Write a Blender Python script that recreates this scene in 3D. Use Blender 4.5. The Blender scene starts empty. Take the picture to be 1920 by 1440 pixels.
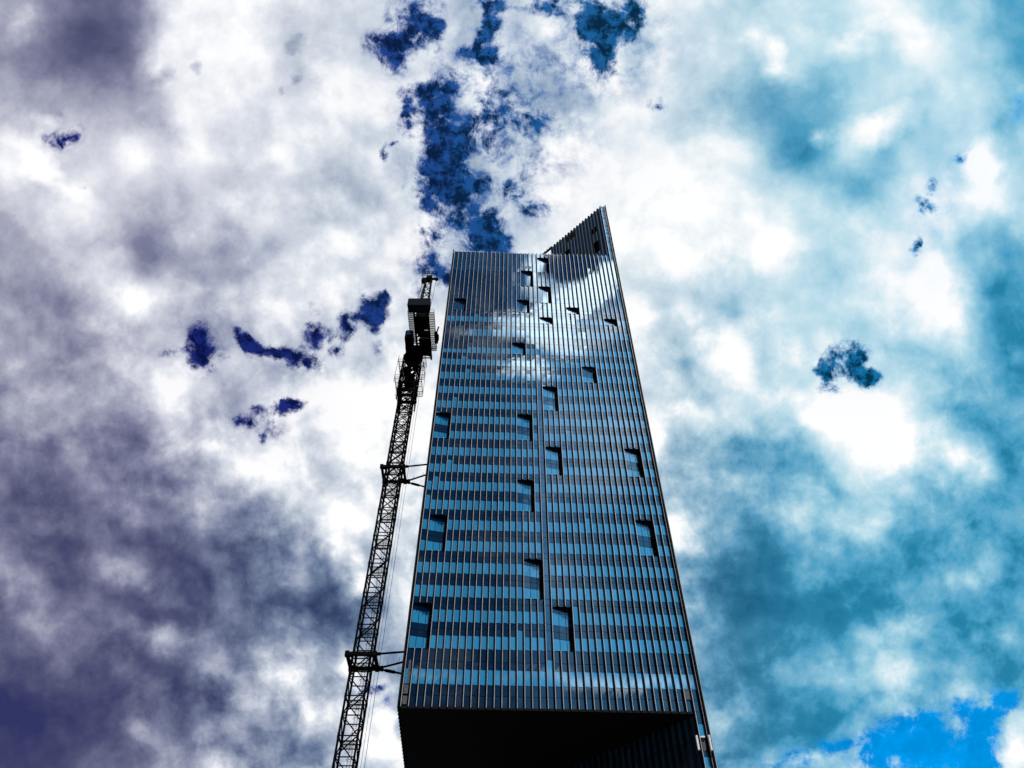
import bpy, bmesh, math, random
from mathutils import Vector, Matrix
random.seed(7)
C = bpy.context.scene.collection
R = math.radians
# ------------------------------------------------------------------ camera
PITCH = 50.4                       # camera looks up at the tower
cam_d = bpy.data.cameras.new('camera')
cam = bpy.data.objects.new('camera', cam_d); C.objects.link(cam)
cam.location = (0, 0, 1.6)
cam_m = Matrix.Rotation(R(90 + PITCH), 3, 'X') @ Matrix.Rotation(R(.26), 3, 'Z')
cam.rotation_euler = cam_m.to_euler()
cam_d.sensor_width = 36; cam_d.lens = 36 * 1442 / 1920
cam_d.clip_end = 20000; cam_d.clip_start = 0.1
bpy.context.scene.camera = cam
vs = bpy.context.scene.view_settings
vs.view_transform = 'Standard'; vs.look = 'None'; vs.exposure = 0; vs.gamma = 1
# ------------------------------------------------------------------ sun
SUN_EL, SUN_AZ = 62, 145           # azimuth clockwise from +Y
sl = bpy.data.lights.new('sun', 'SUN'); sl.energy = 4.5; sl.angle = R(2.5); sl.color = (1, .95, .88)
sun = bpy.data.objects.new('sun', sl); C.objects.link(sun)
sd = Vector((math.sin(R(SUN_AZ)) * math.cos(R(SUN_EL)), math.cos(R(SUN_AZ)) * math.cos(R(SUN_EL)), math.sin(R(SUN_EL))))
sun.rotation_euler = sd.to_track_quat('Z', 'Y').to_euler()

def lin(c):
    return tuple(((v/255)/12.92 if v/255 <= .04045 else (((v/255)+.055)/1.055)**2.4) for v in c)

# ------------------------------------------------------------------ sky (world)
world = bpy.data.worlds.new('World'); bpy.context.scene.world = world
world.use_nodes = True
nt = world.node_tree; nt.nodes.clear()
class NT:
    def __init__(s, nt): s.nt = nt
    def put(s, sock, v):
        if isinstance(v, bpy.types.NodeSocket): s.nt.links.new(v, sock)
        else: sock.default_value = v
    def m(s, op, a, b=None, c=None, clamp=False):
        n = s.nt.nodes.new('ShaderNodeMath'); n.operation = op; n.use_clamp = clamp
        s.put(n.inputs[0], a)
        if b is not None: s.put(n.inputs[1], b)
        if c is not None: s.put(n.inputs[2], c)
        return n.outputs[0]
    def v(s, op, a, b=None, out=0):
        n = s.nt.nodes.new('ShaderNodeVectorMath'); n.operation = op
        s.put(n.inputs[0], a)
        if b is not None: s.put(n.inputs['Scale' if op == 'SCALE' else 1], b)
        return n.outputs['Value'] if op in ('DOT_PRODUCT', 'LENGTH') else n.outputs[0]
    def xyz(s, x, y, z=0.0):
        n = s.nt.nodes.new('ShaderNodeCombineXYZ')
        for i, q in enumerate((x, y, z)): s.put(n.inputs[i], q)
        return n.outputs[0]
    def sep(s, v):
        n = s.nt.nodes.new('ShaderNodeSeparateXYZ'); s.put(n.inputs[0], v); return n.outputs
    def noise(s, v, scale, detail=6, rough=.55, dist=0.0, dim='2D', col=False):
        n = s.nt.nodes.new('ShaderNodeTexNoise'); n.noise_dimensions = dim
        s.put(n.inputs['Vector'], v); n.inputs['Scale'].default_value = scale
        n.inputs['Detail'].default_value = detail; n.inputs['Roughness'].default_value = rough
        n.inputs['Distortion'].default_value = dist
        return n.outputs['Color' if col else 'Fac']
    def ramp(s, f, stops, interp='LINEAR'):
        n = s.nt.nodes.new('ShaderNodeValToRGB'); r = n.color_ramp; r.interpolation = interp
        while len(r.elements) > 1: r.elements.remove(r.elements[-1])
        r.elements[0].position = stops[0][0]; r.elements[0].color = (*stops[0][1], 1)
        for p, c in stops[1:]:
            e = r.elements.new(p); e.color = (*c, 1)
        s.put(n.inputs[0], f); return n.outputs[0]
    def mr(s, v, a, b, c=0.0, d=1.0, smooth=True):
        n = s.nt.nodes.new('ShaderNodeMapRange'); n.interpolation_type = 'SMOOTHSTEP' if smooth else 'LINEAR'
        s.put(n.inputs[0], v)
        for i, q in enumerate((a, b, c, d)): n.inputs[i+1].default_value = q
        return n.outputs[0]
    def mix(s, f, a, b, blend='MIX'):
        n = s.nt.nodes.new('ShaderNodeMix'); n.data_type = 'RGBA'; n.blend_type = blend
        s.put(n.inputs[0], f)
        for i, q in ((6, a), (7, b)):
            if not isinstance(q, bpy.types.NodeSocket) and len(q) == 3: q = (*q, 1)
            s.put(n.inputs[i], q)
        return n.outputs[2]
    def fmix(s, f, a, b):
        n = s.nt.nodes.new('ShaderNodeMix'); n.data_type = 'FLOAT'
        s.put(n.inputs[0], f); s.put(n.inputs[2], a); s.put(n.inputs[3], b); return n.outputs[0]
    def blob(s, v, x, y, rx, ry, rot, w, acc, kind='SPHERICAL'):
        n = s.nt.nodes.new('ShaderNodeMapping'); n.vector_type = 'TEXTURE'
        s.put(n.inputs[0], v)
        n.inputs[1].default_value = (x, y, 0); n.inputs[2].default_value = (0, 0, R(rot)); n.inputs[3].default_value = (rx, ry, 1)
        g = s.nt.nodes.new('ShaderNodeTexGradient'); g.gradient_type = kind
        s.nt.links.new(n.outputs[0], g.inputs[0])
        return s.m('MULTIPLY_ADD', g.outputs['Fac'], w, acc)
T = NT(nt)
tc = nt.nodes.new('ShaderNodeTexCoord').outputs['Generated']
cp, sp = math.cos(R(PITCH)), math.sin(R(PITCH))
AX, AY = (.99999, .00349, -.00289), (-.00454, -.77050, .63743)
def plane_coords(d):               # the cloud deck, laid on a plane tilted towards the open sky above the tower
    den = T.m('MAXIMUM', T.v('DOT_PRODUCT', d, (0, cp, sp)), .12)
    return T.m('DIVIDE', T.v('DOT_PRODUCT', d, AX), den), T.m('DIVIDE', T.v('DOT_PRODUCT', d, AY), den)
gx, gy = plane_coords(tc)
P0 = T.xyz(gx, gy)
def K(x, y): return (x - 960) / 1442, (720 - y) / 1442      # cloud map units: 1442 to the radian
def warp(p, scale, amp, det=5, rough=.55, off=(0, 0, 0)):
    c = T.noise(T.v('ADD', p, off), scale, det, rough, col=True)
    return T.v('ADD', p, T.v('SCALE', T.v('SUBTRACT', c, (.5, .5, .5)), amp))
P1 = warp(P0, 5.0, .10, 8, .60)
# low frequency brightness of the cloud deck, 32 columns x 16 rows
ROWS = [
 "66434899888878777789987788987655",
 "54334999978888788898988787789875",
 "66666799888998787789876555777875",
 "99789898898888778999999855867787",
 "67987777887788778999999887568797",
 "66775666788899888999998987899755",
 "54579766799888888889887888889844",
 "56556888768899999999879888877644",
 "56665876799999988888989889998654",
 "34444568988999888888876556898754",
 "33334455689998888887765566765544",
 "44234333444788777776654355434554",
 "34432333332488877776543333465445",
 "22323344566777777766543333575444",
 "00113335667777766666555334555656",
 "11123456446888866666544565654467",
]
for r_ in ROWS: assert len(r_) == 32, (r_, len(r_))
sx, sy, _ = T.sep(P1)
fx = T.m('MULTIPLY_ADD', sx, 1442/1920, .5)
Lf = None
for k, row in enumerate(ROWS):
    c = T.ramp(fx, [(i/31, (int(ch)/9,)*3) for i, ch in enumerate(row)], 'CARDINAL')
    if Lf is None: Lf = c
    else:
        y1 = K(0, 96*(k-1))[1]; y2 = K(0, 96*k)[1]
        Lf = T.mix(T.mr(sy, y1, y2), Lf, c)
L = T.m('MULTIPLY', Lf, .965)
# smaller cloud forms: x, y, rx, ry, turn, weight
LB = [
(290,1195,62,22,-10,.28),(222,1245,22,30,0,.15),(295,1245,55,24,-15,-.15),(150,1025,60,35,0,-.2),(345,1070,50,42,0,-.16),(235,1085,50,25,-20,.15),
(330,1155,110,24,-15,-.12),(450,1270,50,25,0,.16),(560,1270,50,35,0,.12),(440,1430,40,20,0,.22),(260,1367,30,15,0,.18),(250,575,30,28,0,.2),(170,625,40,14,0,.12),
(140,720,45,14,10,.15),(320,725,62,34,0,.2),(560,720,70,36,0,.25),(510,890,52,42,0,.28),(430,620,70,24,-5,-.15),(150,60,110,70,0,-.12),(22,45,30,22,0,.35),
(80,235,20,16,0,.3),(298,145,15,15,0,-.25),(363,135,7,14,0,-.22),(555,80,14,12,0,-.22),(560,138,10,9,0,-.2),(527,168,9,6,0,-.16),(325,250,30,16,-30,-.1),
(1430,225,45,46,0,-.1),(1480,290,52,46,0,-.1),(1570,345,75,35,-15,-.06),(1435,88,22,30,0,.32),(1450,140,16,20,0,.22),(1530,265,22,18,0,.45),(1650,232,52,24,28,.38),
(1690,40,40,50,0,.25),(1590,92,34,20,20,.28),(1850,298,34,26,40,.32),(1800,372,34,60,-35,.28),(1760,530,44,36,0,.28),(1370,655,42,45,0,.25),(1600,780,82,44,0,.2),
(1612,868,50,46,0,.22),(1350,850,90,40,0,-.14),(1850,780,60,70,0,-.16),(1690,1268,42,22,-10,.4),(1705,1165,50,18,0,.2),(1640,1130,40,70,0,-.1),(1905,1400,26,48,0,.55),
(1530,1430,36,12,0,.4),(1440,1415,22,15,0,.18),(1300,1137,22,8,0,.15),(1060,312,80,46,0,.2),(1010,42,40,26,0,.2),(905,165,30,16,-30,.2),(640,1020,40,60,0,.2),(470,960,70,24,0,-.1),
(1000,200,90,50,0,-.12),(700,300,40,40,0,.15),(610,1110,60,30,0,-.12),(1900,60,60,90,0,-.12),(1400,1100,100,90,0,-.1),(90,320,90,18,-35,.2)]
P2 = warp(P0, 12, .06, 7, .62, (3, 7, 0))
acc = L
for (x, y, rx, ry, rot, w) in LB:
    kx, ky = K(x, y); acc = T.blob(P2, kx, ky, rx*1.6/1442, ry*1.6/1442, rot, w*(.7 if w > .24 else .9), acc)
L = acc
w1 = warp(P0, 9, .045, 4, .5, (9, 1, 0))
n1 = T.noise(w1, 9, 8, .55)
n1b = T.noise(T.v('ADD', w1, (.010, .018, 0)), 9, 8, .55)      # light falls across the billows from the bright middle of the sky
n2 = T.noise(warp(P0, 20, .03, 3, .5, (4, 4, 0)), 30, 8, .66)
vo = nt.nodes.new('ShaderNodeTexVoronoi'); vo.feature = 'SMOOTH_F1'; vo.voronoi_dimensions = '2D'
vo.inputs['Scale'].default_value = 15; vo.inputs['Smoothness'].default_value = .6
nt.links.new(warp(P0, 16, .07, 6, .62, (6, 3, 0)), vo.inputs['Vector'])
amp = T.m('MULTIPLY', T.m('MULTIPLY', T.mr(L, .60, 1.05, 1.0, .52), T.mr(L, .0, .60, .40, 1.0)), T.m('MULTIPLY', T.m('MULTIPLY', T.mr(gx, .1, .4, 1.0, .66), T.mr(gx, -.55, -.2, .72, 1.0)), T.mr(gy, .30, -.2, .55, 1.1)))
L = T.m('ADD', L, T.m('MULTIPLY', T.m('MULTIPLY_ADD', n1, .30, -.15), amp))
L = T.m('ADD', L, T.m('MULTIPLY', T.m('MULTIPLY', T.m('SUBTRACT', n1, n1b), .95), amp))
L = T.m('ADD', L, T.m('MULTIPLY', T.m('MULTIPLY_ADD', n2, .28, -.14), amp))
L = T.m('ADD', L, T.m('MULTIPLY', T.m('MULTIPLY_ADD', vo.outputs['Distance'], -.26, .115), amp))
bi = T.m('ABSOLUTE', T.m('MULTIPLY_ADD', T.noise(warp(P0, 10, .04, 4, .5, (8, 8, 0)), 7, 6, .46), 2.0, -1.0))
L = T.m('ADD', L, T.m('MULTIPLY', T.m('MULTIPLY_ADD', bi, .62, -.095), amp))
b2 = T.m('ABSOLUTE', T.m('MULTIPLY_ADD', T.noise(warp(P0, 22, .03, 5, .6, (1, 3, 0)), 17, 8, .60), 2.0, -1.0))
L = T.m('ADD', L, T.m('MULTIPLY', T.m('MULTIPLY_ADD', b2, .34, -.055), amp), clamp=True)
xl = fx
ramp_l = T.ramp(L, [(0, lin((50,54,98))), (.11, lin((66,68,106))), (.22, lin((84,86,118))), (.33, lin((104,107,136))), (.44, lin((125,127,155))), (.66, lin((172,174,193))), (.88, lin((223,225,235))), (.95, lin((244,245,250))), (1.0, (1.02,1.02,1.03))])
ramp_m = T.ramp(L, [(0, lin((20,40,75))), (.22, lin((62,90,125))), (.44, lin((112,140,170))), (.66, lin((168,186,204))), (.85, lin((216,226,235))), (.94, lin((243,247,250))), (1.0, (1.02,1.02,1.02))])
ramp_r = T.ramp(L, [(0, lin((8,85,125))), (.33, lin((42,132,168))), (.44, lin((76,160,197))), (.55, lin((112,178,208))), (.66, lin((145,200,222))), (.85, lin((200,229,240))), (.94, lin((236,246,250))), (1.0, (1.02,1.02,1.02))])
gxn = T.m('MULTIPLY_ADD', gx, 1442/1920, .5)
cloud = T.mix(T.mr(gxn, .08, .50), ramp_l, ramp_m)
cloud = T.mix(T.mr(gxn, .52, .84), cloud, ramp_r)
# gaps of clear sky between the clouds
HB = [(960,130,230,180,0,.26),(900,330,140,160,0,.26),(1150,60,90,90,0,.2),(560,650,230,60,12,.16),(1600,690,90,60,0,.1),(1750,390,90,150,-20,.16),(800,505,70,50,0,.2),(1640,1395,200,60,10,.15),(500,780,90,60,0,.12),
(773,43,35,42,0,1),(745,85,30,22,0,.9),(707,80,24,18,0,.8),(735,112,14,22,0,.8),(800,48,20,14,0,.5),
(893,103,30,14,0,.9),(910,80,16,42,0,.8),(905,33,10,26,0,.7),(920,4,32,14,0,.7),(1007,10,40,12,0,.5),(1030,15,22,14,0,.3),
(1123,73,26,45,0,1.2),(1163,27,18,36,0,1.1),(1107,20,25,22,0,.9),(1128,108,16,16,0,.9),(1195,25,9,20,0,.4),
(780,173,24,16,0,1),(813,200,24,36,0,1),(853,157,20,14,0,.8),(760,227,9,30,0,.8),(717,283,5,12,0,.8),(742,268,14,4,20,.6),
(847,258,44,26,0,1),(827,293,38,30,0,1.2),(907,207,25,15,0,.6),(1000,240,28,14,0,.5),(963,213,55,28,0,.25),
(830,327,34,20,0,.9),(787,357,22,14,0,.7),(847,350,30,20,0,.9),(903,343,34,18,0,.6),(950,357,18,12,0,.6),(857,383,24,34,0,.9),
(807,383,16,25,0,.6),(897,423,30,30,0,1),(920,460,30,22,0,1),(807,440,20,18,0,.7),(1000,390,24,10,0,.4),(1227,197,12,10,0,.5),
(113,263,28,12,0,1.1),(140,247,12,14,0,.8),(113,217,14,10,-40,.35),(150,345,10,5,0,.35),
(372,638,19,30,0,1.2),(377,680,20,18,0,1),(327,657,18,8,15,.7),(412,662,12,8,0,.5),
(458,640,24,9,-42,1.1),(482,660,17,10,-20,.9),(512,663,20,9,0,.8),(537,665,26,13,-10,1),(572,681,22,13,-15,1.1),(605,620,25,13,0,.7),
(582,637,14,18,0,.7),(630,657,14,9,0,.8),(650,610,14,22,0,1),(700,575,24,26,0,1),(720,560,10,16,0,.8),(702,602,12,16,0,.7),
(710,632,9,25,0,.5),(592,582,12,7,0,.4),(670,547,28,8,0,.35),
(460,792,21,13,0,1),(485,770,9,11,0,.8),(535,763,24,10,10,1.25),(545,753,12,8,0,.8),(512,805,20,16,0,.45),(494,820,5,8,0,.6),
(805,500,20,18,0,.6),(825,517,16,14,0,.7),(785,547,14,12,0,.5),
(1560,693,16,24,0,1.35),(1537,698,10,10,0,.7),(1590,667,26,18,0,1.2),(1597,697,16,12,0,1.0),(1627,707,18,13,0,1.4),(1613,670,15,8,0,.7),
(1553,715,8,10,0,.8),(1563,731,20,5,0,.45),
(1800,300,10,8,0,.5),(1743,350,8,10,0,.5),(1740,390,10,7,0,.75),(1715,463,7,11,0,.65),(1905,200,15,26,0,.4),(1730,378,10,6,-30,.5),
(1815,1420,130,62,0,1.05),(1868,1335,36,34,0,.9),(1895,1308,14,12,0,.7),(1813,1325,26,12,0,.8),(1753,1343,14,20,0,.8),(1707,1375,50,24,15,.9),
(1740,1432,90,22,0,.8),(1663,1400,38,22,0,.7),(1567,1400,32,12,10,.6),(1493,1423,32,14,0,.55),(1450,1432,20,8,0,.3),
(1912,1400,22,42,0,-1.6),(1905,1350,16,14,0,-.5),
(707,1292,25,8,20,.6),(682,1287,20,12,0,.45),(737,1315,12,12,0,.35)]
P3 = warp(P0, 22, .028, 7, .65, (5, 2, 0))
acc = T.m('MULTIPLY', gx, 0.0)
for (x, y, rx, ry, rot, w) in HB:
    kx, ky = K(x, y); acc = T.blob(P3, kx, ky, rx*1.85/1442, ry*1.85/1442, rot, w*.8, acc)
n3 = T.noise(warp(P0, 40, .012, 3, .5, (7, 7, 0)), 27, 9, .68, .15)
n4 = T.noise(warp(P0, 30, .02, 3, .5, (1, 8, 0)), 75, 6, .65)
hs = T.m('ADD', acc, T.m('MULTIPLY', T.m('MULTIPLY_ADD', n3, 3.0, -1.50), T.mr(acc, .02, .40)))
hs = T.m('ADD', hs, T.m('MULTIPLY', T.m('MULTIPLY_ADD', n4, .6, -.30), T.mr(acc, .02, .35)))
hole = T.mr(hs, -.08, .80)
core = T.mr(hs, .15, .95)
stex = nt.nodes.new('ShaderNodeTexSky'); stex.sky_type = 'NISHITA'; stex.sun_disc = False
stex.sun_elevation = R(SUN_EL); stex.sun_rotation = R(SUN_AZ)
sky_blue = T.v('SCALE', stex.outputs[0], .10)
tint = T.ramp(gxn, [(0, (.10,.12,.85)), (.30, (.14,.20,.80)), (.45, (.10,.42,.85)), (.62, (.06,.50,.80)), (.83, (.05,.75,1.0)), (1, (.05,1.1,1.5))])
low = T.mr(gy, -.33, -.44)
tint = T.mix(T.m('MULTIPLY', low, T.mr(gxn, .7, .85)), tint, (.0, 1.08, 1.75))
clear = T.mix(1.0, sky_blue, tint, 'MULTIPLY')
n5 = T.noise(warp(P0, 60, .012, 4, .6, (2, 6, 0)), 48, 7, .7)
dark = T.fmix(T.m('MULTIPLY', T.m('MULTIPLY', core, T.mr(n5, .62, .40, .35, 1.0)), T.m('SUBTRACT', 1.0, T.m('MULTIPLY', low, T.mr(gxn, .7, .85)))), T.mr(gxn, .25, .5, 1.15, 1.8), .24)
lowr = T.m('MULTIPLY', low, T.mr(gxn, .7, .85))
dark = T.fmix(lowr, dark, T.mr(n3, .25, .75, 1.4, 1.0))
clear = T.v('SCALE', clear, dark)
front = T.mix(hole, cloud, clear)
# the unseen sky behind the viewer, its clouds placed to shape the tower's reflections
NRM = Vector((math.sin(R(14.4)), -math.cos(R(14.4)), 0))
dm = T.v('REFLECT', tc, tuple(NRM))
bx, by = plane_coords(dm)
B0 = T.xyz(bx, by)
B1 = warp(B0, 8, .05, 5, .52, (2, 2, 0))
acc = T.m('MULTIPLY', bx, 0.0)
BB = [(1115,540,66,26,32,1.5),(1090,620,60,50,0,.35),(1055,590,40,60,0,1.3),(1005,500,24,40,0,1.2),(1010,610,55,30,0,.9),(1150,500,50,14,-10,1.0),(1010,702,38,18,0,1.1),
(1090,640,50,30,0,.5),(1180,1275,150,14,0,.8),(885,620,24,8,0,.3),(830,1270,60,10,0,.25),(1170,930,150,80,0,.25),(1100,780,150,120,0,.18),
(1085,490,45,22,20,-1.2),(1170,600,30,30,0,.35),(1060,1060,160,60,0,.15)]
for (x, y, rx, ry, rot, w) in BB:
    kx, ky = K(x, y); acc = T.blob(B1, kx, ky, rx*1.6/1442, ry*1.6/1442, rot, w, acc)
bn = T.noise(B0, 8, 6, .5, .2)
bl = T.mr(T.m('ADD', acc, T.m('MULTIPLY_ADD', bn, .9, -.46)), .0, 1.0)
back_blue = T.ramp(T.m('MULTIPLY_ADD', bx, 1442/1920, .5), [(.40, (.008,.028,.09)), (.495, (.012,.05,.15)), (.54, (.14,.38,.70)), (.70, (.10,.36,.62))])
dk_ = T.blob(B1, *K(1070, 494), 78/1442, 44/1442, 0, 1.0, 0.0)
back_blue = T.mix(T.mr(dk_, .1, .45), back_blue, (.006, .02, .09))
bl = T.m('MULTIPLY', bl, T.mr(dk_, .5, .15))
back = T.mix(bl, back_blue, (2.3, 2.6, 2.8))
dz = T.sep(tc)
fb = T.mr(dz[1], .02, -.12)
skyc = T.mix(fb, front, back)
# towards the horizon the deck greys out
skyc = T.mix(T.mr(dz[2], .30, .12), skyc, (.45, .55, .65))
bg = nt.nodes.new('ShaderNodeBackground'); nt.links.new(skyc, bg.inputs[0]); bg.inputs[1].default_value = 1.0
wo = nt.nodes.new('ShaderNodeOutputWorld'); nt.links.new(bg.outputs[0], wo.inputs[0])
world.cycles.sampling_method = 'MANUAL'; world.cycles.sample_map_resolution = 256
#SPLIT
# ------------------------------------------------------------------ materials
def mat(name):
    m = bpy.data.materials.new(name); m.use_nodes = True
    m.node_tree.nodes.clear(); return m, NT(m.node_tree)
def finish(m, t, sh):
    o = m.node_tree.nodes.new('ShaderNodeOutputMaterial'); m.node_tree.links.new(sh, o.inputs[0]); return m
def plain(name, col, rough=.6, metal=0.0, var=.25, scale=2.0, spec=.5):
    m, t = mat(name)
    co = m.node_tree.nodes.new('ShaderNodeTexCoord').outputs['Object']
    n = t.noise(co, scale, 6, .6, dim='3D')
    b = m.node_tree.nodes.new('ShaderNodeBsdfPrincipled')
    c = t.v('SCALE', tuple(col), t.mr(n, .3, .7, 1 - var, 1 + var))
    t.put(b.inputs['Base Color'], c)
    t.put(b.inputs['Roughness'], t.mr(n, .3, .7, max(rough - .1, .02), min(rough + .1, 1)))
    b.inputs['Metallic'].default_value = metal; b.inputs['Specular IOR Level'].default_value = spec
    return finish(m, t, b.outputs[0])
def glass(name, base, refl, edge, rough=.015, tint=(.80, .92, 1.0)):
    """coated curtain-wall glass: what is seen in the pane (base) under a mirror coat; 'tone' is each pane's own shade"""
    m, t = mat(name); nn = m.node_tree.nodes
    a = nn.new('ShaderNodeAttribute'); a.attribute_name = 'tone'
    d = nn.new('ShaderNodeBsdfDiffuse'); t.put(d.inputs[0], t.v('SCALE', tuple(base), a.outputs['Fac']))
    g = nn.new('ShaderNodeBsdfGlossy'); g.inputs[0].default_value = (*tint, 1); g.inputs['Roughness'].default_value = rough
    lw = nn.new('ShaderNodeLayerWeight'); lw.inputs[0].default_value = .5
    f = t.mr(lw.outputs['Facing'], .0, .85, refl, edge)
    mx = nn.new('ShaderNodeMixShader'); t.put(mx.inputs[0], f)
    m.node_tree.links.new(d.outputs[0], mx.inputs[1]); m.node_tree.links.new(g.outputs[0], mx.inputs[2])
    return finish(m, t, mx.outputs[0])
M = dict(
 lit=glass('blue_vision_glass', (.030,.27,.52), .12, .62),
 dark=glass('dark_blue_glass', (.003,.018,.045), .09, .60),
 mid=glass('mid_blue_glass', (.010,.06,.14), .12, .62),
 wing=glass('side_glass', (.004,.012,.022), .05, .30, .04),
 fin=plain('fin_dark', (.003,.004,.006), .7, spec=.08),
 cap=plain('fin_cap', (.46,.47,.50), .45, var=.12, scale=.7),
 joint=plain('joint_dark', (.006,.008,.012), .6, spec=.2),
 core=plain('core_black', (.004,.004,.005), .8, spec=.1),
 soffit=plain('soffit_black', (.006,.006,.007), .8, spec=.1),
 concrete=plain('bare_concrete', (.09,.09,.095), .85, var=.5, scale=4),
 white=plain('white_flashing', (.75,.75,.75), .5, var=.1),
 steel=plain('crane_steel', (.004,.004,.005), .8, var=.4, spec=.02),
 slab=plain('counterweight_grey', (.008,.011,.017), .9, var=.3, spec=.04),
 pane=glass('cab_glass', (.10,.12,.14), .3, .6),
 rope=plain('rope_steel', (.03,.03,.035), .5),
 ground=plain('paving', (.055,.055,.058), .85, var=.3, scale=.2),
)
# ------------------------------------------------------------------ mesh helpers
class MB:
    def __init__(s): s.v = []; s.f = []; s.t = []; s.m = []
    def quad(s, a, b, c, d, tone=1.0, mi=0):
        n = len(s.v); s.v += [a, b, c, d]; s.f.append((n, n+1, n+2, n+3)); s.t.append(tone); s.m.append(mi)
    def poly(s, pts, tone=1.0, mi=0):
        n = len(s.v); s.v += list(pts); s.f.append(tuple(range(n, n+len(pts)))); s.t.append(tone); s.m.append(mi)
    def prism(s, plan, z0, z1, mi=0, tone=1.0):
        """plan: counter-clockwise list of (x, y)"""
        n = len(s.v); k = len(plan)
        s.v += [(x, y, z0) for x, y in plan] + [(x, y, z1) for x, y in plan]
        for i in range(k):
            j = (i+1) % k; s.f.append((n+i, n+j, n+k+j, n+k+i)); s.t.append(tone); s.m.append(mi)
        s.f.append(tuple(n+i for i in reversed(range(k)))); s.t.append(tone); s.m.append(mi)
        s.f.append(tuple(n+k+i for i in range(k))); s.t.append(tone); s.m.append(mi)
    def box(s, x0, x1, y0, y1, z0, z1, mi=0, tone=1.0):
        s.prism([(x0, y0), (x1, y0), (x1, y1), (x0, y1)], z0, z1, mi, tone)
    def bar(s, a, b, w, h=None, mi=0):
        a = Vector(a); b = Vector(b); h = h or w; d = (b - a).normalized()
        up = Vector((0, 0, 1)) if abs(d.z) < .95 else Vector((0, 1, 0))
        p = d.cross(up).normalized(); q = p.cross(d).normalized()
        n = len(s.v)
        for e in (a, b):
            for i, j in ((-1, -1), (1, -1), (1, 1), (-1, 1)): s.v.append(tuple(e + p*(i*w/2) + q*(j*h/2)))
        for f in ((0,1,5,4),(1,2,6,5),(2,3,7,6),(3,0,4,7),(3,2,1,0),(4,5,6,7)):
            s.f.append(tuple(n+i for i in f)); s.t.append(1.0); s.m.append(mi)
    def tube(s, a, b, r, k=8, mi=0, r2=None):
        a = Vector(a); b = Vector(b); d = (b - a).normalized(); r2 = r if r2 is None else r2
        up = Vector((0, 0, 1)) if abs(d.z) < .95 else Vector((0, 1, 0))
        p = d.cross(up).normalized(); q = p.cross(d).normalized(); n = len(s.v)
        for e, rr in ((a, r), (b, r2)):
            for i in range(k):
                t = 2*math.pi*i/k; s.v.append(tuple(e + p*(rr*math.cos(t)) + q*(rr*math.sin(t))))
        for i in range(k):
            j = (i+1) % k; s.f.append((n+i, n+j, n+k+j, n+k+i)); s.t.append(1.0); s.m.append(mi)
        s.f.append(tuple(n+i for i in reversed(range(k)))); s.f.append(tuple(n+k+i for i in range(k)))
        s.t += [1.0, 1.0]; s.m += [mi, mi]
    def build(s, name, mats, parent=None):
        me = bpy.data.meshes.new(name); me.from_pydata(s.v, [], s.f)
        for m_ in (mats if isinstance(mats, (list, tuple)) else [mats]): me.materials.append(m_)
        me.polygons.foreach_set('material_index', s.m)
        at = me.attributes.new('tone', 'FLOAT', 'FACE'); at.data.foreach_set('value', s.t)
        me.update()
        o = bpy.data.objects.new(name, me); C.objects.link(o)
        if parent is not None: o.parent = parent
        return o
def thing(name, loc, rz, label, cat, group=None):
    o = bpy.data.objects.new(name, None); C.objects.link(o); o.location = loc; o.rotation_euler = (0, 0, rz)
    o['label'] = label; o['category'] = cat
    if group: o['group'] = group
    return o
# ------------------------------------------------------------------ ground
g = MB(); g.quad((-6000,-6000,0),(6000,-6000,0),(6000,6000,0),(-6000,6000,0))
gr = g.build('ground', M['ground']); gr['kind'] = 'structure'
# ------------------------------------------------------------------ tower
# local frame: x along the front, y into the building, z up
AZ = R(1.8)
W = 40.9; NB = 39; w = W / NB
FRONT = (-14.81, 99.53, 0)
tower = thing('glass_tower', FRONT, AZ, 'tall blue glass office tower with sawtooth facade, pointed crown and dark overhang', 'skyscraper')
H = 1.6
FL = [H + q for q in (52.19,55.40,60.87,65.26,69.59,73.97,78.29,82.67,87.05,91.46,95.80,100.0,104.46,108.71,113.13,117.57,122.09,126.79,131.0,137.23,142.69,146.93,151.14,158.1,164.7,173.77)]
ZB, ZT, ZC = FL[0], FL[-1], H + 201.8
SL = .23
def X(i): return i * w
NOTCH = []      # (first bay, z0, z1)
cz = math.cos(AZ); sz = math.sin(AZ)
def unproj(px, py):
    """where a sight line from the pavement meets the facade plane, in the tower's frame"""
    d = (cam_m @ Vector((px-960, 720-py, -1442))).normalized(); o = Vector((0, 0, 1.6)); n = Vector((-sz, cz, 0))
    t = (Vector(FRONT) - o).dot(n) / d.dot(n); q = o + d*t - Vector(FRONT)
    return q.x*cz + q.y*sz, q.z
for (xt, yt, xb, yb) in [(874.6,560,873,582),(998.6,507.6,998.8,529),(1032.5,537.4,1032.6,559),(992.4,562.6,992.4,586),(1085,576.6,1085.4,590),
    (1035.7,595,1035.8,608.6),(1155.6,598,1156,612.6),(985,643,985,666),(1116,688,1118,719),(1043.4,725,1045.4,771),(845,773.7,841.6,823),
    (997,777,997,827),(1051,838,1052.5,892),(1198.7,841.5,1205.7,896),(1001,900,1001,960),(838,965.7,833.7,1033),(1221,975.6,1232.5,1043.7),
    (1016.5,1048.7,1018.6,1125),(809.7,1130.8,804.6,1215.4),(1073.8,1138,1075.5,1222),(1029.3,483.5,1030.8,506)]:
    u1, z1 = unproj(xt, yt); u0, z0 = unproj(xb, yb)
    i = round((u1+u0)/2/w + .1) - 3
    z0 = min(FL, key=lambda q: abs(q - z0)) if abs(min(FL, key=lambda q: abs(q - z0)) - z0) < 2.2 else z0
    print('notch', i, round((u1+u0)/2/w, 2), round(z0-H, 1), round(z1-H, 1))
    NOTCH.append((i, z0, z1))
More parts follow.
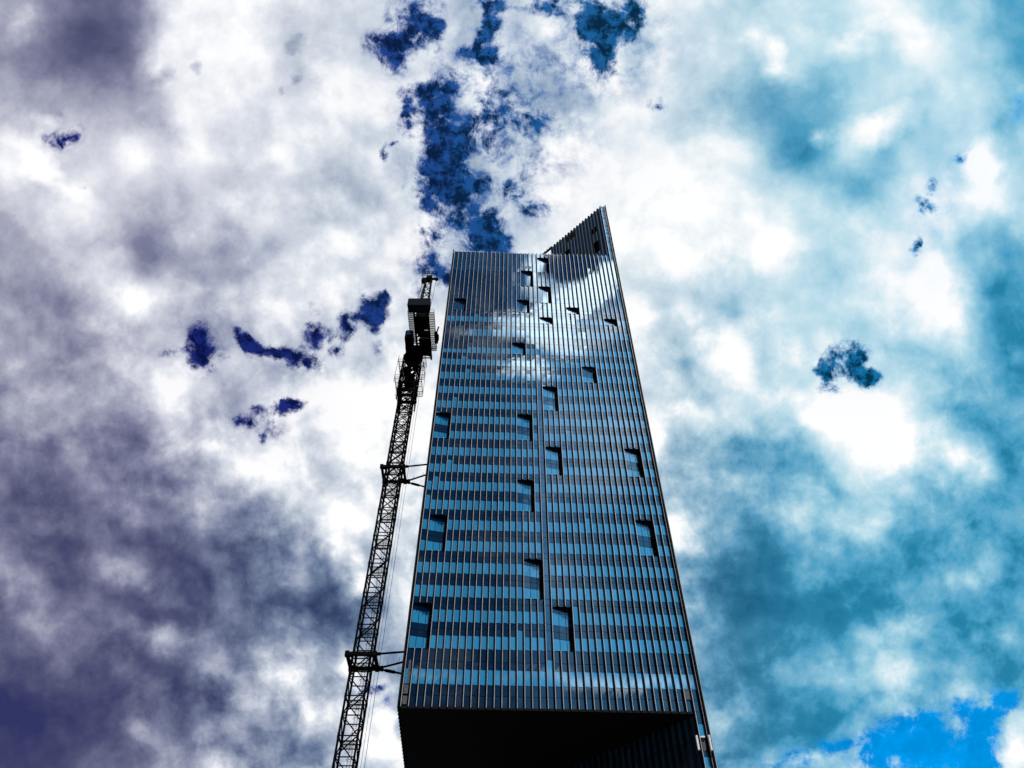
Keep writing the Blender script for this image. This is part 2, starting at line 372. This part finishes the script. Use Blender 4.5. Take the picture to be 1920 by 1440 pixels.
def in_notch(i, z):
    for k, (b, z0, z1) in enumerate(NOTCH):
        if b <= i < b+3 and z0 <= z < z1: return k
    return None
def cuts(i, z0, z1):
    """split z0..z1 of bay i into pieces that are outside every notch"""
    out = [(z0, z1)]
    for (b, a0, a1) in NOTCH:
        if b <= i < b+3:
            nx = []
            for p, q in out:
                if a1 <= p or a0 >= q: nx.append((p, q)); continue
                if a0 > p + .05: nx.append((p, a0))
                if a1 < q - .05: nx.append((a1, q))
            out = nx
    return out
MULL = (11, 12, 13)
def jit(a=.004): return random.uniform(-a, a)
def pane(mb, u0, v0, u1, v1, z0, z1, tone, j=.004):
    a, b = jit(j), jit(j)
    mb.quad((u0, v0+a, z0), (u1, v1+b, z0), (u1, v1+b+jit(j), z1), (u0, v0+a+jit(j), z1), tone)
PLAIN = 19
print('plain bay', PLAIN)
rtop = random.Random(3)
nfl = len(FL) - 1
for k in range(nfl):
    z0, z1 = FL[k], FL[k+1]; h = z1 - z0
    vis = MB(); spn = MB(); jn = MB()
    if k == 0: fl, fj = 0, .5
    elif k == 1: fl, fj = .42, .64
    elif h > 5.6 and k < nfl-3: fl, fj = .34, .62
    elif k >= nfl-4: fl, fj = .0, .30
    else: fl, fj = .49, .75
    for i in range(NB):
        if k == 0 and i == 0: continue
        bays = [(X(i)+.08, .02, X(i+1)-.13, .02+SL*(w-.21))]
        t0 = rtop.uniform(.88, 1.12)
        # in some panes the blue band ends higher or lower
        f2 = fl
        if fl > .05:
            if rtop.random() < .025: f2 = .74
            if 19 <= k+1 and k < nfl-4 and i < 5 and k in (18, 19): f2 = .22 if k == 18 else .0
        if i == PLAIN and 2 <= k <= 16: f2 = -1
        if k in (0,): f2 = 0
        lt = MB
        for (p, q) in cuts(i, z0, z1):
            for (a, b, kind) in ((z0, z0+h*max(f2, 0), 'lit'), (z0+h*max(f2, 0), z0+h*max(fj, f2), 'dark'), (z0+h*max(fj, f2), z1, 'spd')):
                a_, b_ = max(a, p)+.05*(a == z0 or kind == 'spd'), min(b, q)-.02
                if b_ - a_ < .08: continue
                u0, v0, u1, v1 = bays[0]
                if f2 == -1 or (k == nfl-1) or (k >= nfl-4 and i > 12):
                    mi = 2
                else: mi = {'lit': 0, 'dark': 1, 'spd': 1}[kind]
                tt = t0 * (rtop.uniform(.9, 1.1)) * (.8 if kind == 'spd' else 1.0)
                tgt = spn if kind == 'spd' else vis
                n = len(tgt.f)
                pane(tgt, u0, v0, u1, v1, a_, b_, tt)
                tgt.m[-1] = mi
    for q_ in (vis, spn):
        if q_.f: q_.box(.15, W-.35, 1.0, 1.22, (z0 if q_ is vis else z0+h*fj+.3)-.1, (z0 if q_ is vis else z0+h*fj+.3)+.06, 3)
    if k == 0:
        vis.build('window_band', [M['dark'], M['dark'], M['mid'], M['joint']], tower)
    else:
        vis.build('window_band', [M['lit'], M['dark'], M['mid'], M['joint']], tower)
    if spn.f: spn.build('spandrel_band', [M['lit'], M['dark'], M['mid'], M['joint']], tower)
# bay 38: crown strip and the leg of the wing
cs = MB()
z = ZT; kk = 0
while z < ZC - .2:
    zn = min(z + 4.37/2, ZC - .1)
    pane(cs, X(38)+.08, .02, X(39)-.16, .02+SL*(w-.21), z+.05, zn-.03, .9 + .3*(kk % 2), .012); cs.m[-1] = 2 if kk % 2 else 0
    z = zn; kk += 1
cs.build('crown_glass_strip', [M['lit'], M['dark'], M['mid']], tower)
ls = MB(); z = ZB
WH0, WH1 = H + 46.9, H + 48.9
while z > .3:
    zn = max(z - 4.37, .1)
    for a, b, mi in ((zn, zn+(z-zn)*.62, 0), (zn+(z-zn)*.62, z, 1)):
        a2, b2 = a+.05, b-.03
        if b2 > WH0 and a2 < WH1:
            if a2 < WH0 - .1: pane(ls, X(38)+.08, .02, X(39)-.16, .19, a2, WH0-.05, 1.0, .01); ls.m[-1] = mi
            if b2 > WH1 + .1: pane(ls, X(38)+.08, .02, X(39)-.16, .19, WH1+.05, b2, 1.0, .01); ls.m[-1] = mi
            continue
        pane(ls, X(38)+.08, .02, X(39)-.16, .19, a2, b2, 1.0, .01); ls.m[-1] = mi
    z = zn
ls.box(X(38)+.3, X(38)+.5, .5, .7, .1, ZB, 3); ls.build('leg_glass_strip', [M['lit'], M['dark'], M['mid'], M['joint']], tower)
# open panel with bare structure and white flashing on the leg
op = MB(); op.box(X(38)+.1, X(39)-.3, .25, .40, WH0+.1, WH1-.1); op.build('bare_panel', M['concrete'], tower)
wf = MB(); wf.box(X(38)-.55, X(38)-.30, -.30, .02, WH0, WH1-.1); wf.box(X(39)-.02, X(39)+.22, -.66, -.10, WH0-.2, WH1-.2)
wf.box(X(38)+.1, X(39)-.3, .02, .2, WH1-.22, WH1); wf.build('white_flashing', M['white'], tower)
# bare concrete where panels are missing
bc = MB()
for a, b in ((FL[0]+.3, FL[0]+1.5), (FL[0]+1.8, FL[0]+3.1), (FL[1]+.1, FL[1]+2.0), (FL[1]+2.1, FL[1]+3.6)):
    bc.box(X(0)+.12, X(1)-.32, .10, .3, a, b)
bc.build('bare_panel', M['concrete'], tower)
bc = MB(); bc.box(X(37)+.08, X(38)-.28, -.02, .18, FL[0]+1.7, FL[1]-.1); bc.build('bare_panel', M['concrete'], tower)
# recessed triple bays
for (b, z0, z1) in NOTCH:
    r_ = MB(); fr = MB()
    u0, u1 = X(b)+.08, X(b+3)-.58
    dep = lambda u: .28 + SL*(u - u0)
    zz = [z0] + [q for q in FL if z0+.3 < q < z1-.3] + [z1]
    for i in range(3):
        ua = u0 if i == 0 else X(b+i)+.03
        ub = u1 if i == 2 else X(b+i+1)-.03
        for q0, q1 in zip(zz[:-1], zz[1:]):
            # follow the floor pattern
            base = max(f for f in FL if f <= q0+.01); kf = FL.index(base); hh = FL[kf+1]-base
            s1 = base + hh*.49; s2 = base + hh*.75
            if kf >= nfl-4: segs = ((q0, q1, 2),)
            else: segs = ((q0, min(s1, q1), 0), (s1, min(s2, q1), 1), (s2, q1, 1))
            for a, c, mi in segs:
                if c - a < .1: continue
                pane(r_, ua, dep(ua), ub, dep(ub), a+.04, c-.02, rtop.uniform(.9, 1.15), .008); r_.m[-1] = mi
    o = r_.build('recessed_window', [M['lit'], M['dark'], M['mid']], tower)
    for i in (1, 2):      # slim mullions inside the recess
        fr.box(X(b+i)-.025, X(b+i)+.025, dep(X(b+i))-.05, dep(X(b+i))+.05, z0+.05, z1-.1)
    # head (soffit) and sill of the recess, black reveal on the right
    fr.poly([(u0, .02, z1), (u1+.2, .02, z1), (u1+.2, 2.4, z1), (u0, 2.4, z1)])
    fr.poly([(u0, .02, z0), (u1+.2, .02, z0), (u1+.2, 2.4, z0), (u0, 2.4, z0)])
    fr.build('recess_frame', M['core'], o)
# dark backing behind the glass (stands clear of the recesses)
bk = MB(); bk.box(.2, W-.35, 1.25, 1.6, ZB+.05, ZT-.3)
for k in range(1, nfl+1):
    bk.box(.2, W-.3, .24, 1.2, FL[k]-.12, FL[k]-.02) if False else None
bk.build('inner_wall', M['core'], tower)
jb = MB()      # dark joint line and slab edge behind every floor line, cut by the recesses
for k in range(nfl+1):
    for i in range(NB):
        if k == 0 and i == 0: continue
        zc = FL[k]
        if in_notch(i, zc+.01) is not None or in_notch(i, zc-.3) is not None: continue
        jb.box(X(i)+.02, X(i+1)-.02, .21, .98, zc-.10, zc+.06)
jb.build('slab_edges', M['joint'], tower)
# fins: dark blade, pale cap
def fin(i, segs, parent=tower):
    f = MB(); c = MB()
    for a, b in segs:
        f.box(X(i)-.10, X(i)+.02, -.15, .34, a, b, 0)
    if len(segs) > 1:
        f.box(X(i)-.05, X(i)+.0, 1.02, 1.2, segs[0][0], segs[-1][1]); 
        for a, b in segs: f.box(X(i)-.05, X(i)+.0, .34, 1.0, a+.3, a+.6)
    o = f.build('fin', M['fin'], parent)
    for n_, (a, b) in enumerate(segs):
        c = MB(); zc = a
        while zc < b - .01:            # caps come in storey lengths
            ze = min([q for q in FL if q > zc+.4] + [b]); ze = min(ze, b)
            c.box(X(i)-.03, X(i)+.045, -.21, -.153, zc+.012, ze-.012)
            zc = ze
        c.build('fin_cap', M['cap'], o)
for i in range(NB+1):
    zb, zt = ZB - .15, ZT + .02
    if i in (38, 39): zb, zt = .05, ZC
    segs = [(zb, zt)]
    for (b, z0, z1) in NOTCH:
        if b < i < b+3:
            nx = []
            for p, q in segs:
                if z1 <= p or z0 >= q: nx.append((p, q)); continue
                if z0 > p: nx.append((p, z0))
                if z1 - .0 < q: nx.append((z1, q))
            segs = nx
    fin(i, segs)
# outer corner trims
for (u0, u1, zb, zt) in ((-.42, -.25, ZB-.4, ZT+.2), (W+.16, W+.34, .05, ZC-.1)):
    t_ = MB(); t_.box(u0, u1, -.45, .2, zb, zt); t_.build('corner_trim', M['fin'], tower)
t_ = MB(); t_.box(W+.34, W+.40, -.52, -.40, .05, ZC-.3); t_.build('corner_cap', M['cap'], tower)
# body shells
DPT = 27.0
CA = R(44); LW = DPT / math.cos(CA); WX = X(38) - LW*math.sin(CA)
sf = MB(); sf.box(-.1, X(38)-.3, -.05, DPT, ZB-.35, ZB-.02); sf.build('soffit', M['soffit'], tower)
def side_wall(name, x, sgn, z0, z1, n, step, m1, m2, ztop=None):
    s_ = MB(); s_.box(min(x, x+sgn*.1), max(x, x+sgn*.1), .3, DPT, z0, z1)
    s = s_.build(name, m1, tower)
    f_ = MB()
    for k in range(n):
        v = .8 + k*step
        if v > DPT: break
        f_.box(min(x, x+sgn*.42), max(x, x+sgn*.42), v-.05, v+.05, z0-.2, z1+.2)
    f_.build('side_fins', m2, s)
side_wall('left_wall', -.05, -1, ZB-.2, ZT, 30, 1.054, M['wing'], M['fin'])
side_wall('right_wall', W+.1, 1, .05, ZT+12, 30, 1.054, M['wing'], M['fin'])
bw = MB(); bw.box(0, W, DPT, DPT+.3, ZB-.3, ZT); bw.box(WX, W, DPT+.31, DPT+.5, .02, ZB-.3)
bw.build('back_wall', M['wing'], tower)
rf = MB(); rf.box(.1, X(38)-.3, .36, DPT-.1, ZT-.4, ZT-.05); rf.build('roof', M['joint'], tower)
# the wing: a wall running back and to the left from the last bay, full height
wd = Vector((-math.sin(CA), math.cos(CA), 0)); wn = Vector((-math.cos(CA), -math.sin(CA), 0))   # along, outward
WO = Vector((X(38)-.22, .35, 0))
def wing_pt(s, off, z): q = WO + wd*s + wn*off; return (q.x, q.y, z)
GL = 18.7
WN = [(2.2, H+190.4, H+193.4), (2.2, H+180.0, H+185.6), (9.9, H+197.0, H+200), (12.1, H+189.5, H+193.0)]   # dark openings in the crown wall
def wing_wall(name, L, z0, z1, step, notches=()):
    gl_ = MB()
    k = 0; s = 0.0
    while s < L - .3:
        s1 = min(s + step, L)
        segs = [(z0, z1)]
        for (ns, a, b) in notches:
            if ns - .1 <= s < ns + 2*step:
                nx = []
                for p, q in segs:
                    if b <= p or a >= q: nx.append((p, q)); continue
                    if a > p: nx.append((p, a))
                    if b < q: nx.append((b, q))
                segs = nx
        for p, q in segs:
            z = p
            while z < q - .01:
                zn = min(z + 2.185, q)
                a = wing_pt(s+.06, .02, 0); b = wing_pt(s1-.2, -.16, 0); j1, j2 = jit(.01), jit(.01)
                gl_.quad((b[0], b[1]+j1, z+.03), (a[0], a[1]+j2, z+.03), (a[0], a[1]+j2, zn-.03), (b[0], b[1]+j1, zn-.03), rtop.uniform(.7, 1.3))
                z = zn
        s = s1; k += 1
    o = gl_.build(name, M['wing2'], tower)
    f_ = MB(); s = 0.0; k = 0
    while s <= L + .01:
        segs = [(z0-.2, z1+.55)]
        for (ns, a, b) in notches:
            if ns + .1 < s < ns + 2*step - .1:
                segs = [(z0-.2, a), (b, z1+.55)]
        for p, q in segs:
            f_.prism([wing_pt(s-.42, -.25, 0)[:2], wing_pt(s+.04, -.25, 0)[:2], wing_pt(s+.04, .07, 0)[:2], wing_pt(s-.42, .07, 0)[:2]][::-1], p, q)
        s += step
    f_.build('wing_fins', M['fin'], o)
    b_ = MB(); b_.prism([wing_pt(.1, -.6, 0)[:2], wing_pt(.1, -.9, 0)[:2], wing_pt(L, -.9, 0)[:2], wing_pt(L, -.6, 0)[:2]], z0, z1)
    b_.build('wing_backing', M['core'], o)
M['wing2'] = glass('crown_glass', (.018,.050,.085), .12, .34, .03, (.30,.55,.80))
wing_wall('crown_wall', GL, ZT-.3, ZC-.4, 1.1, WN)
wing_wall('leg_wall', 34, .1, ZB-.4, 1.1)
# raking beam and lower coping beyond the end of the crown wall
cb = MB(); a = Vector(wing_pt(GL, -.2, ZC-.1)); b = Vector(wing_pt(LW-2, -.2, ZC-.1)); cb.bar(a, b, .45, .6)
s = GL + .5
while s < LW - 2: cb.bar(wing_pt(s, .0, ZC-.6), wing_pt(s, .0, ZC+.55), .16, .5); s += 1.1
cb.build('roof_beam', M['fin'], tower)
lw_ = MB()
for q, (s0, zt) in enumerate(((GL, ZC-6.5), (GL+1.1, ZC-11), (GL+2.2, ZC-15), (GL+3.3, ZC-17.5), (GL+4.4, ZC-19))):
    lw_.prism([wing_pt(s0, 0, 0)[:2], wing_pt(s0, -.3, 0)[:2], wing_pt(s0+1.0, -.3, 0)[:2], wing_pt(s0+1.0, 0, 0)[:2]], ZT-.3, zt)
lw_.build('stepped_parapet', M['wing2'], tower)

# ------------------------------------------------------------------ tower crane
CX, CY = -22.3, 106.0
crane = thing('tower_crane', (CX, CY, 0), 0, 'black lattice tower crane tied to the left side of the glass tower', 'crane')
Hf = 1.32                      # half width of the mast
SEC = 5.8
def section(z0, kind):
    s_ = MB(); cw = .27; n = 2
    cs_ = [(-Hf, -Hf), (Hf, -Hf), (Hf, Hf), (-Hf, Hf)]
    for x, y in cs_:
        s_.box(x-cw/2, x+cw/2, y-cw/2, y+cw/2, z0, z0+SEC)
        for q in (z0, z0+SEC-.35): s_.box(x-.17, x+.17, y-.17, y+.17, q, q+.34)
    ph = SEC/n
    for p in range(n):
        za, zb = z0+p*ph, z0+(p+1)*ph
        for f in range(4):
            (x0, y0), (x1, y1) = cs_[f], cs_[(f+1) % 4]
            s_.bar((x0, y0, zb-.02), (x1, y1, zb-.02), .13, .13)
            if kind == 'X':
                s_.bar((x0, y0, za), (x1, y1, zb), .14); s_.bar((x1, y1, za), (x0, y0, zb), .14)
            elif (f + p) % 2: s_.bar((x0, y0, za), (x1, y1, zb), .14)
            else: s_.bar((x1, y1, za), (x0, y0, zb), .14)
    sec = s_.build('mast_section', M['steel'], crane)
    d_ = MB()                   # grating deck with its opening, and the caged ladder
    zd = z0 + SEC - .6
    for k in range(14):
        x = -Hf+.15 + k*(2*Hf-.3)/13
        d_.bar((x, -Hf+.1, zd), (x, Hf-.9 if k > 8 else Hf-.1, zd), .035, .05)
    for k in range(7):
        y = -Hf+.15 + k*(2*Hf-.3)/6; d_.bar((-Hf+.1, y, zd-.04), (Hf-.1, y, zd-.04), .03, .04)
    for y in (-Hf+.12, Hf-.12):
        d_.bar((-Hf+.1, y, zd-.1), (Hf-.1, y, zd-.1), .07, .16)
    d_.build('deck', M['steel'], sec)
    l_ = MB(); lx, ly = .35, .35
    for dx in (-.22, .22): l_.bar((lx+dx, ly, z0+.1), (lx+dx, ly, z0+SEC-.1), .05)
    for k in range(19): l_.bar((lx-.22, ly, z0+.3+k*.3), (lx+.22, ly, z0+.3+k*.3), .03)
    for k in range(5):
        zz_ = z0+.9+k*1.1; pts = [(lx-.3, ly), (lx-.38, ly-.35), (lx, ly-.66), (lx+.38, ly-.35), (lx+.3, ly)]
        for a, b in zip(pts[:-1], pts[1:]): l_.bar((*a, zz_), (*b, zz_), .035)
    l_.build('ladder', M['steel'], sec)
ZM = 124.5 + H
nsec = int(ZM // SEC)
for k in range(nsec+1):
    section(k*SEC, 'X' if k*SEC > 88 else 'V')
# dark banner-like box deck and extra gratings low on the mast
# collars
def collar(zc):
    c_ = MB(); o = 2.05
    for a, b in (((-o,-o),(o,-o)), ((o,-o),(o,o)), ((o,o),(-o,o)), ((-o,o),(-o,-o))):
        c_.bar((*a, zc), (*b, zc), .42, .55)
    for sx_, sy_ in ((-1,-1),(1,-1),(1,1),(-1,1)):
        c_.bar((sx_*o, sy_*o, zc), (sx_*Hf, sy_*Hf, zc+.1), .3, .5)
        c_.bar((sx_*o, sy_*Hf, zc), (sx_*Hf, sy_*o, zc), .2, .3)
        c_.box(sx_*o-.3, sx_*o+.3, sy_*o-.3, sy_*o+.3, zc-.4, zc+.4)
    c = c_.build('tie_collar', M['steel'], crane)
    wall = (-14.81 - .25) - CX
    for (y0, y1, br) in ((-2.0, -2.8, 0), (2.0, -.4, 1), (2.1, 4.0, 2)):
        t_ = MB(); a = Vector((o, y0, zc)); b = Vector((wall + (y1)*-.035, y1, zc))
        t_.tube(a, b, .16, 10)
        t_.tube(a, a.lerp(b, .16), .27, 10); t_.tube(b, b.lerp(a, .06), .24, 10)
        if br == 2: t_.tube(a.lerp(b, .22), a.lerp(b, .5), .25, 10)
        if br == 1:
            for f in (.3, .65):
                q = a.lerp(b, f); t_.bar(q, q + Vector((0, 0, .9)), .05)
        t_.build('tie_strut', M['steel'], c)
collar(62.5 + H); collar(101.2 + H)
# climbing cage and slewing part
def rail(mb, pts, z, h=1.1, r=.05, sub=1.0):
    for a, b in zip(pts[:-1], pts[1:]):
        a = Vector((*a, z)); b = Vector((*b, z)); L_ = (b-a).length; n = max(1, int(L_/sub))
        for k in range(n+1):
            q = a.lerp(b, k/n); mb.bar(q, q+Vector((0,0,h)), r)
        for hh in (h, h*.5): mb.bar(a+Vector((0,0,hh)), b+Vector((0,0,hh)), r)
def platform(mb, x0, x1, y0, y1, z):
    n = max(3, int((x1-x0)/.16))
    for k in range(n+1): x = x0+(x1-x0)*k/n; mb.bar((x, y0, z), (x, y1, z), .035, .06)
    for k in range(4): y = y0+(y1-y0)*k/3; mb.bar((x0, y, z-.05), (x1, y, z-.05), .07, .10)
    rail(mb, [(x0, y0), (x1, y0), (x1, y1), (x0, y1), (x0, y0)], z)
ZS = 124.6 + H
cg = MB(); ho = 1.75
for x in (-ho, ho):
    for y in (-ho, ho): cg.box(x-.11, x+.11, y-.11, y+.11, ZS-3.5, ZS+11.5)
for q in range(6):
    za = ZS-3.5+q*2.5; zb = za+2.5
    for (x0,y0),(x1,y1) in (((-ho,-ho),(ho,-ho)),((ho,-ho),(ho,ho)),((ho,ho),(-ho,ho)),((-ho,ho),(-ho,-ho))):
        cg.bar((x0,y0,zb),(x1,y1,zb),.16,.2); cg.bar((x0,y0,za),(x1,y1,zb),.12); cg.bar((x1,y1,za),(x0,y0,zb),.12)
for q in (ZS-.5, ZS+1.8): 
    for y in (-ho, ho): cg.bar((-ho-.2, y, q), (ho+.2, y, q), .3, .6)
    for x in (-ho, ho): cg.bar((x, -ho-.2, q), (x, ho+.2, q), .3, .6)
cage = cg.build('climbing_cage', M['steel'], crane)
pf = MB()
platform(pf, -2.9, -1.8, -2.0, 2.0, ZS+3.0); platform(pf, 1.8, 3.0, -2.2, 2.0, ZS+1.6)
platform(pf, -2.7, -1.7, -2.2, 2.2, ZS+8.6); platform(pf, 1.8, 3.0, -2.2, 1.6, ZS+7.0); platform(pf, 1.7, 2.9, -2.2, 2.0, ZS+11.5)
for x in (-2.9, 3.0):
    for y in (-2, 2): pf.bar((x, y, ZS+1.6), (x*.95, y, ZS+11), .07)
pf.build('catwalk', M['steel'], cage)
jk = MB()
jk.box(-1.0, 1.1, -.9, .9, ZS+3.2, ZS+5.6); jk.box(-1.5, .2, -1.4, -.5, ZS+6.4, ZS+7.6); jk.box(.3, 1.5, -1.5, .3, ZS+8.2, ZS+9.6)
for k in range(16):
    a = (random.uniform(-1.6, 1.6), random.uniform(-1.7, 1.7), ZS+random.uniform(1, 11)); b = (random.uniform(-1.6, 1.6), random.uniform(-1.7, 1.7), a[2]+random.uniform(-1.5, 1.5))
    jk.bar(a, b, random.uniform(.08, .25))
jk.build('climbing_jacks', M['steel'], cage)
tt_ = MB(); tt_.tube((0,0,ZS+11.3), (0,0,ZS+14.6), 1.75, 20); tt_.tube((0,0,ZS+12.4), (0,0,ZS+13.0), 2.05, 24)
tt_.box(-1.6, 1.9, -1.7, 1.7, ZS+13.2, ZS+15.2); tt_.build('slewing_ring', M['steel'], crane)
# machinery deck reaching towards the viewer
ZD = 139.2 + H
OX = 2.3
dk = MB()
for x in (OX-1.5, OX+1.5): dk.box(x-.18, x+.18, -12.5, 2.0, ZD-.2, ZD+.6)
for k in range(15): y = -12.4+k*1.0; dk.bar((OX-1.6, y, ZD+.1), (OX+1.6, y, ZD+.1), .14, .3)
dk.box(OX-1.35, OX+.2, -9.8, -5.0, ZD+.25, ZD+.34); dk.box(OX-1.0, OX+1.35, -3.6, 1.2, ZD+.25, ZD+.34)
for k in range(10): dk.bar((OX-1.4, -12.2+k*1.4, ZD+.5), (OX+1.4, -11.0+k*1.4, ZD+.5), .10)
for sgn in (-1, 1):
    xa, xb = sorted((OX+sgn*1.7, OX+sgn*2.85))
    y0, y1 = (-11.2, -2.6) if sgn < 0 else (-11.0, -.6)
    n = 13
    for k in range(n+1): x = xa+(xb-xa)*k/n; dk.bar((x, y0, ZD), (x, y1, ZD), .045, .07)
    for k in range(18): y = y0+(y1-y0)*k/17; dk.bar((xa, y, ZD-.06), (xb, y, ZD-.06), .11, .12)
    xo = xa if sgn < 0 else xb
    rail(dk, [(xo, y0), (xo, y1)], ZD, 1.1)
    rail(dk, [(xa, y0), (xb, y0)], ZD, 1.1); rail(dk, [(xa, y1), (xb, y1)], ZD, 1.1)
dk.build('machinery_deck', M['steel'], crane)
mh = MB()
mh.box(OX-1.3, OX+1.2, -9.5, -6.0, ZD+.6, ZD+2.8); mh.tube((OX-1.2, -4.4, ZD+1.2), (OX+1.2, -4.4, ZD+1.2), .8, 16); mh.box(OX-.9, OX+1.3, -3.2, .3, ZD+.6, ZD+2.2)
mh.build('engine_house', M['steel'], crane)
wb = MB(); wb.tube((OX+2.9, -3.9, ZD+.5), (OX+3.5, -3.9, ZD+.5), .75, 14); wb.box(OX+2.6, OX+3.3, -5.2, -2.6, ZD-.1, ZD+1.0); wb.bar((OX+3.2, -5.6, ZD+.4), (OX+3.45, -5.6, ZD+2.2), .25)
wb.build('winch', M['steel'], crane)
cab = MB(); cx0, cx1, cy0, cy1 = -1.55, .15, -5.6, -2.4
cab.prism([(cx0, cy0+.3), (cx0+.3, cy0), (cx1-.1, cy0), (cx1, cy0+.3), (cx1, cy1), (cx0, cy1)], ZD-1.6, ZD+.9)
co_ = cab.build('cab', M['steel'], crane)
cw_ = MB(); cw_.box(cx0+.35, cx1-.25, cy0-.03, cy0-.005, ZD-.9, ZD+.6); 
cw_.build('cab_window', M['pane'], co_)
cr_ = MB()
for sx_ in (cx0-.05, cx1): cr_.bar((sx_, cy1, ZD-1.2), (sx_, cy1+3.2, ZD-1.2), .12)
platform(cr_, cx0-.1, cx1, cy1, cy1+3, ZD-1.2); cr_.build('cab_walkway', M['steel'], co_)
# counterweight: a stack of slabs across the near end
cwt = MB()
for k in range(4): 
    e = .03*(k % 2)
    cwt.prism([(OX-2.55+e, -14.0), (OX+2.4-e, -14.0), (OX+2.2-e, -11.9), (OX-2.4+e, -11.9)], ZD-1.5+k*.62, ZD-1.5+k*.62+.60)
cwt.build('counterweight', M['slab'], crane)
# A-frame mast top with ladder, head platform, rope
af = MB(); 
b0 = [(OX-1.1, -9.6), (OX+.9, -9.6), (OX+.9, -7.6), (OX-1.1, -7.6)]; t0_ = [(OX-.4, -9.2), (OX+.8, -9.2), (OX+.8, -8.2), (OX-.4, -8.2)]
za, zb = ZD+.5, ZD+17.5
for (a, b) in zip(b0, t0_): af.bar((*a, za), (*b, zb), .2)
n = 7
for k in range(n):
    f0, f1 = k/n, (k+1)/n
    for i in range(4):
        j = (i+1) % 4
        p = Vector((*b0[i], za)).lerp(Vector((*t0_[i], zb)), f0); q = Vector((*b0[j], za)).lerp(Vector((*t0_[j], zb)), f1)
        af.bar(p, q, .12)
        q2 = Vector((*b0[j], za)).lerp(Vector((*t0_[j], zb)), f0); af.bar(p, q2, .1)
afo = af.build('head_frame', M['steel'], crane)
la = MB()
for dx in (0, .55): la.bar((OX-1.9+dx, -9.4, ZD+3), (OX-1.05+dx, -9.2, zb-1.2), .07)
for k in range(34):
    f = k/33; p = Vector((OX-1.9, -9.4, ZD+3)).lerp(Vector((OX-1.05, -9.2, zb-1.2)), f); la.bar(p, p+Vector((.55, 0, 0)), .06)
la.build('head_ladder', M['steel'], afo)
hd = MB(); hd.box(OX-.35, OX+.95, -9.4, -8.0, zb-.6, zb+.5); hd.bar((OX-1.3, -8.8, zb-.2), (OX+2.3, -8.8, zb-.2), .3, .45); hd.tube((OX+2.0, -9.1, zb-.3), (OX+2.0, -8.5, zb-.3), .4, 12)
hd.box(OX-1.5, OX-.6, -9.3, -8.3, zb-1.6, zb-.7)
rail(hd, [(OX-1.4, -9.6), (OX+1.9, -9.6), (OX+1.9, -7.8), (OX-1.4, -7.8), (OX-1.4, -9.6)], zb-.1, 2.0, .07, .9)
hd.bar((OX-.9, -8.7, zb), (OX-.9, -8.7, zb+3.2), .05)
hd.build('head_platform', M['steel'], afo)
rp = MB(); rp.tube((OX+2.0, -8.8, zb-.3), (OX+1.4, -9.0, ZD+1), .05, 6); rp.bar((OX+.5, -9, ZD+2.2), (OX+1.6, -9, ZD+2.2), .2); rp.build('head_rope', M['rope'], afo)
# long hoist ropes falling beside the mast
for (x, y, r_) in ((2.55, .4, .032), (1.95, .9, .024)):
    h_ = MB(); h_.tube((x, y, 6), (x, y, ZS+1.4), r_, 6); h_.build('hoist_rope', M['rope'], crane)
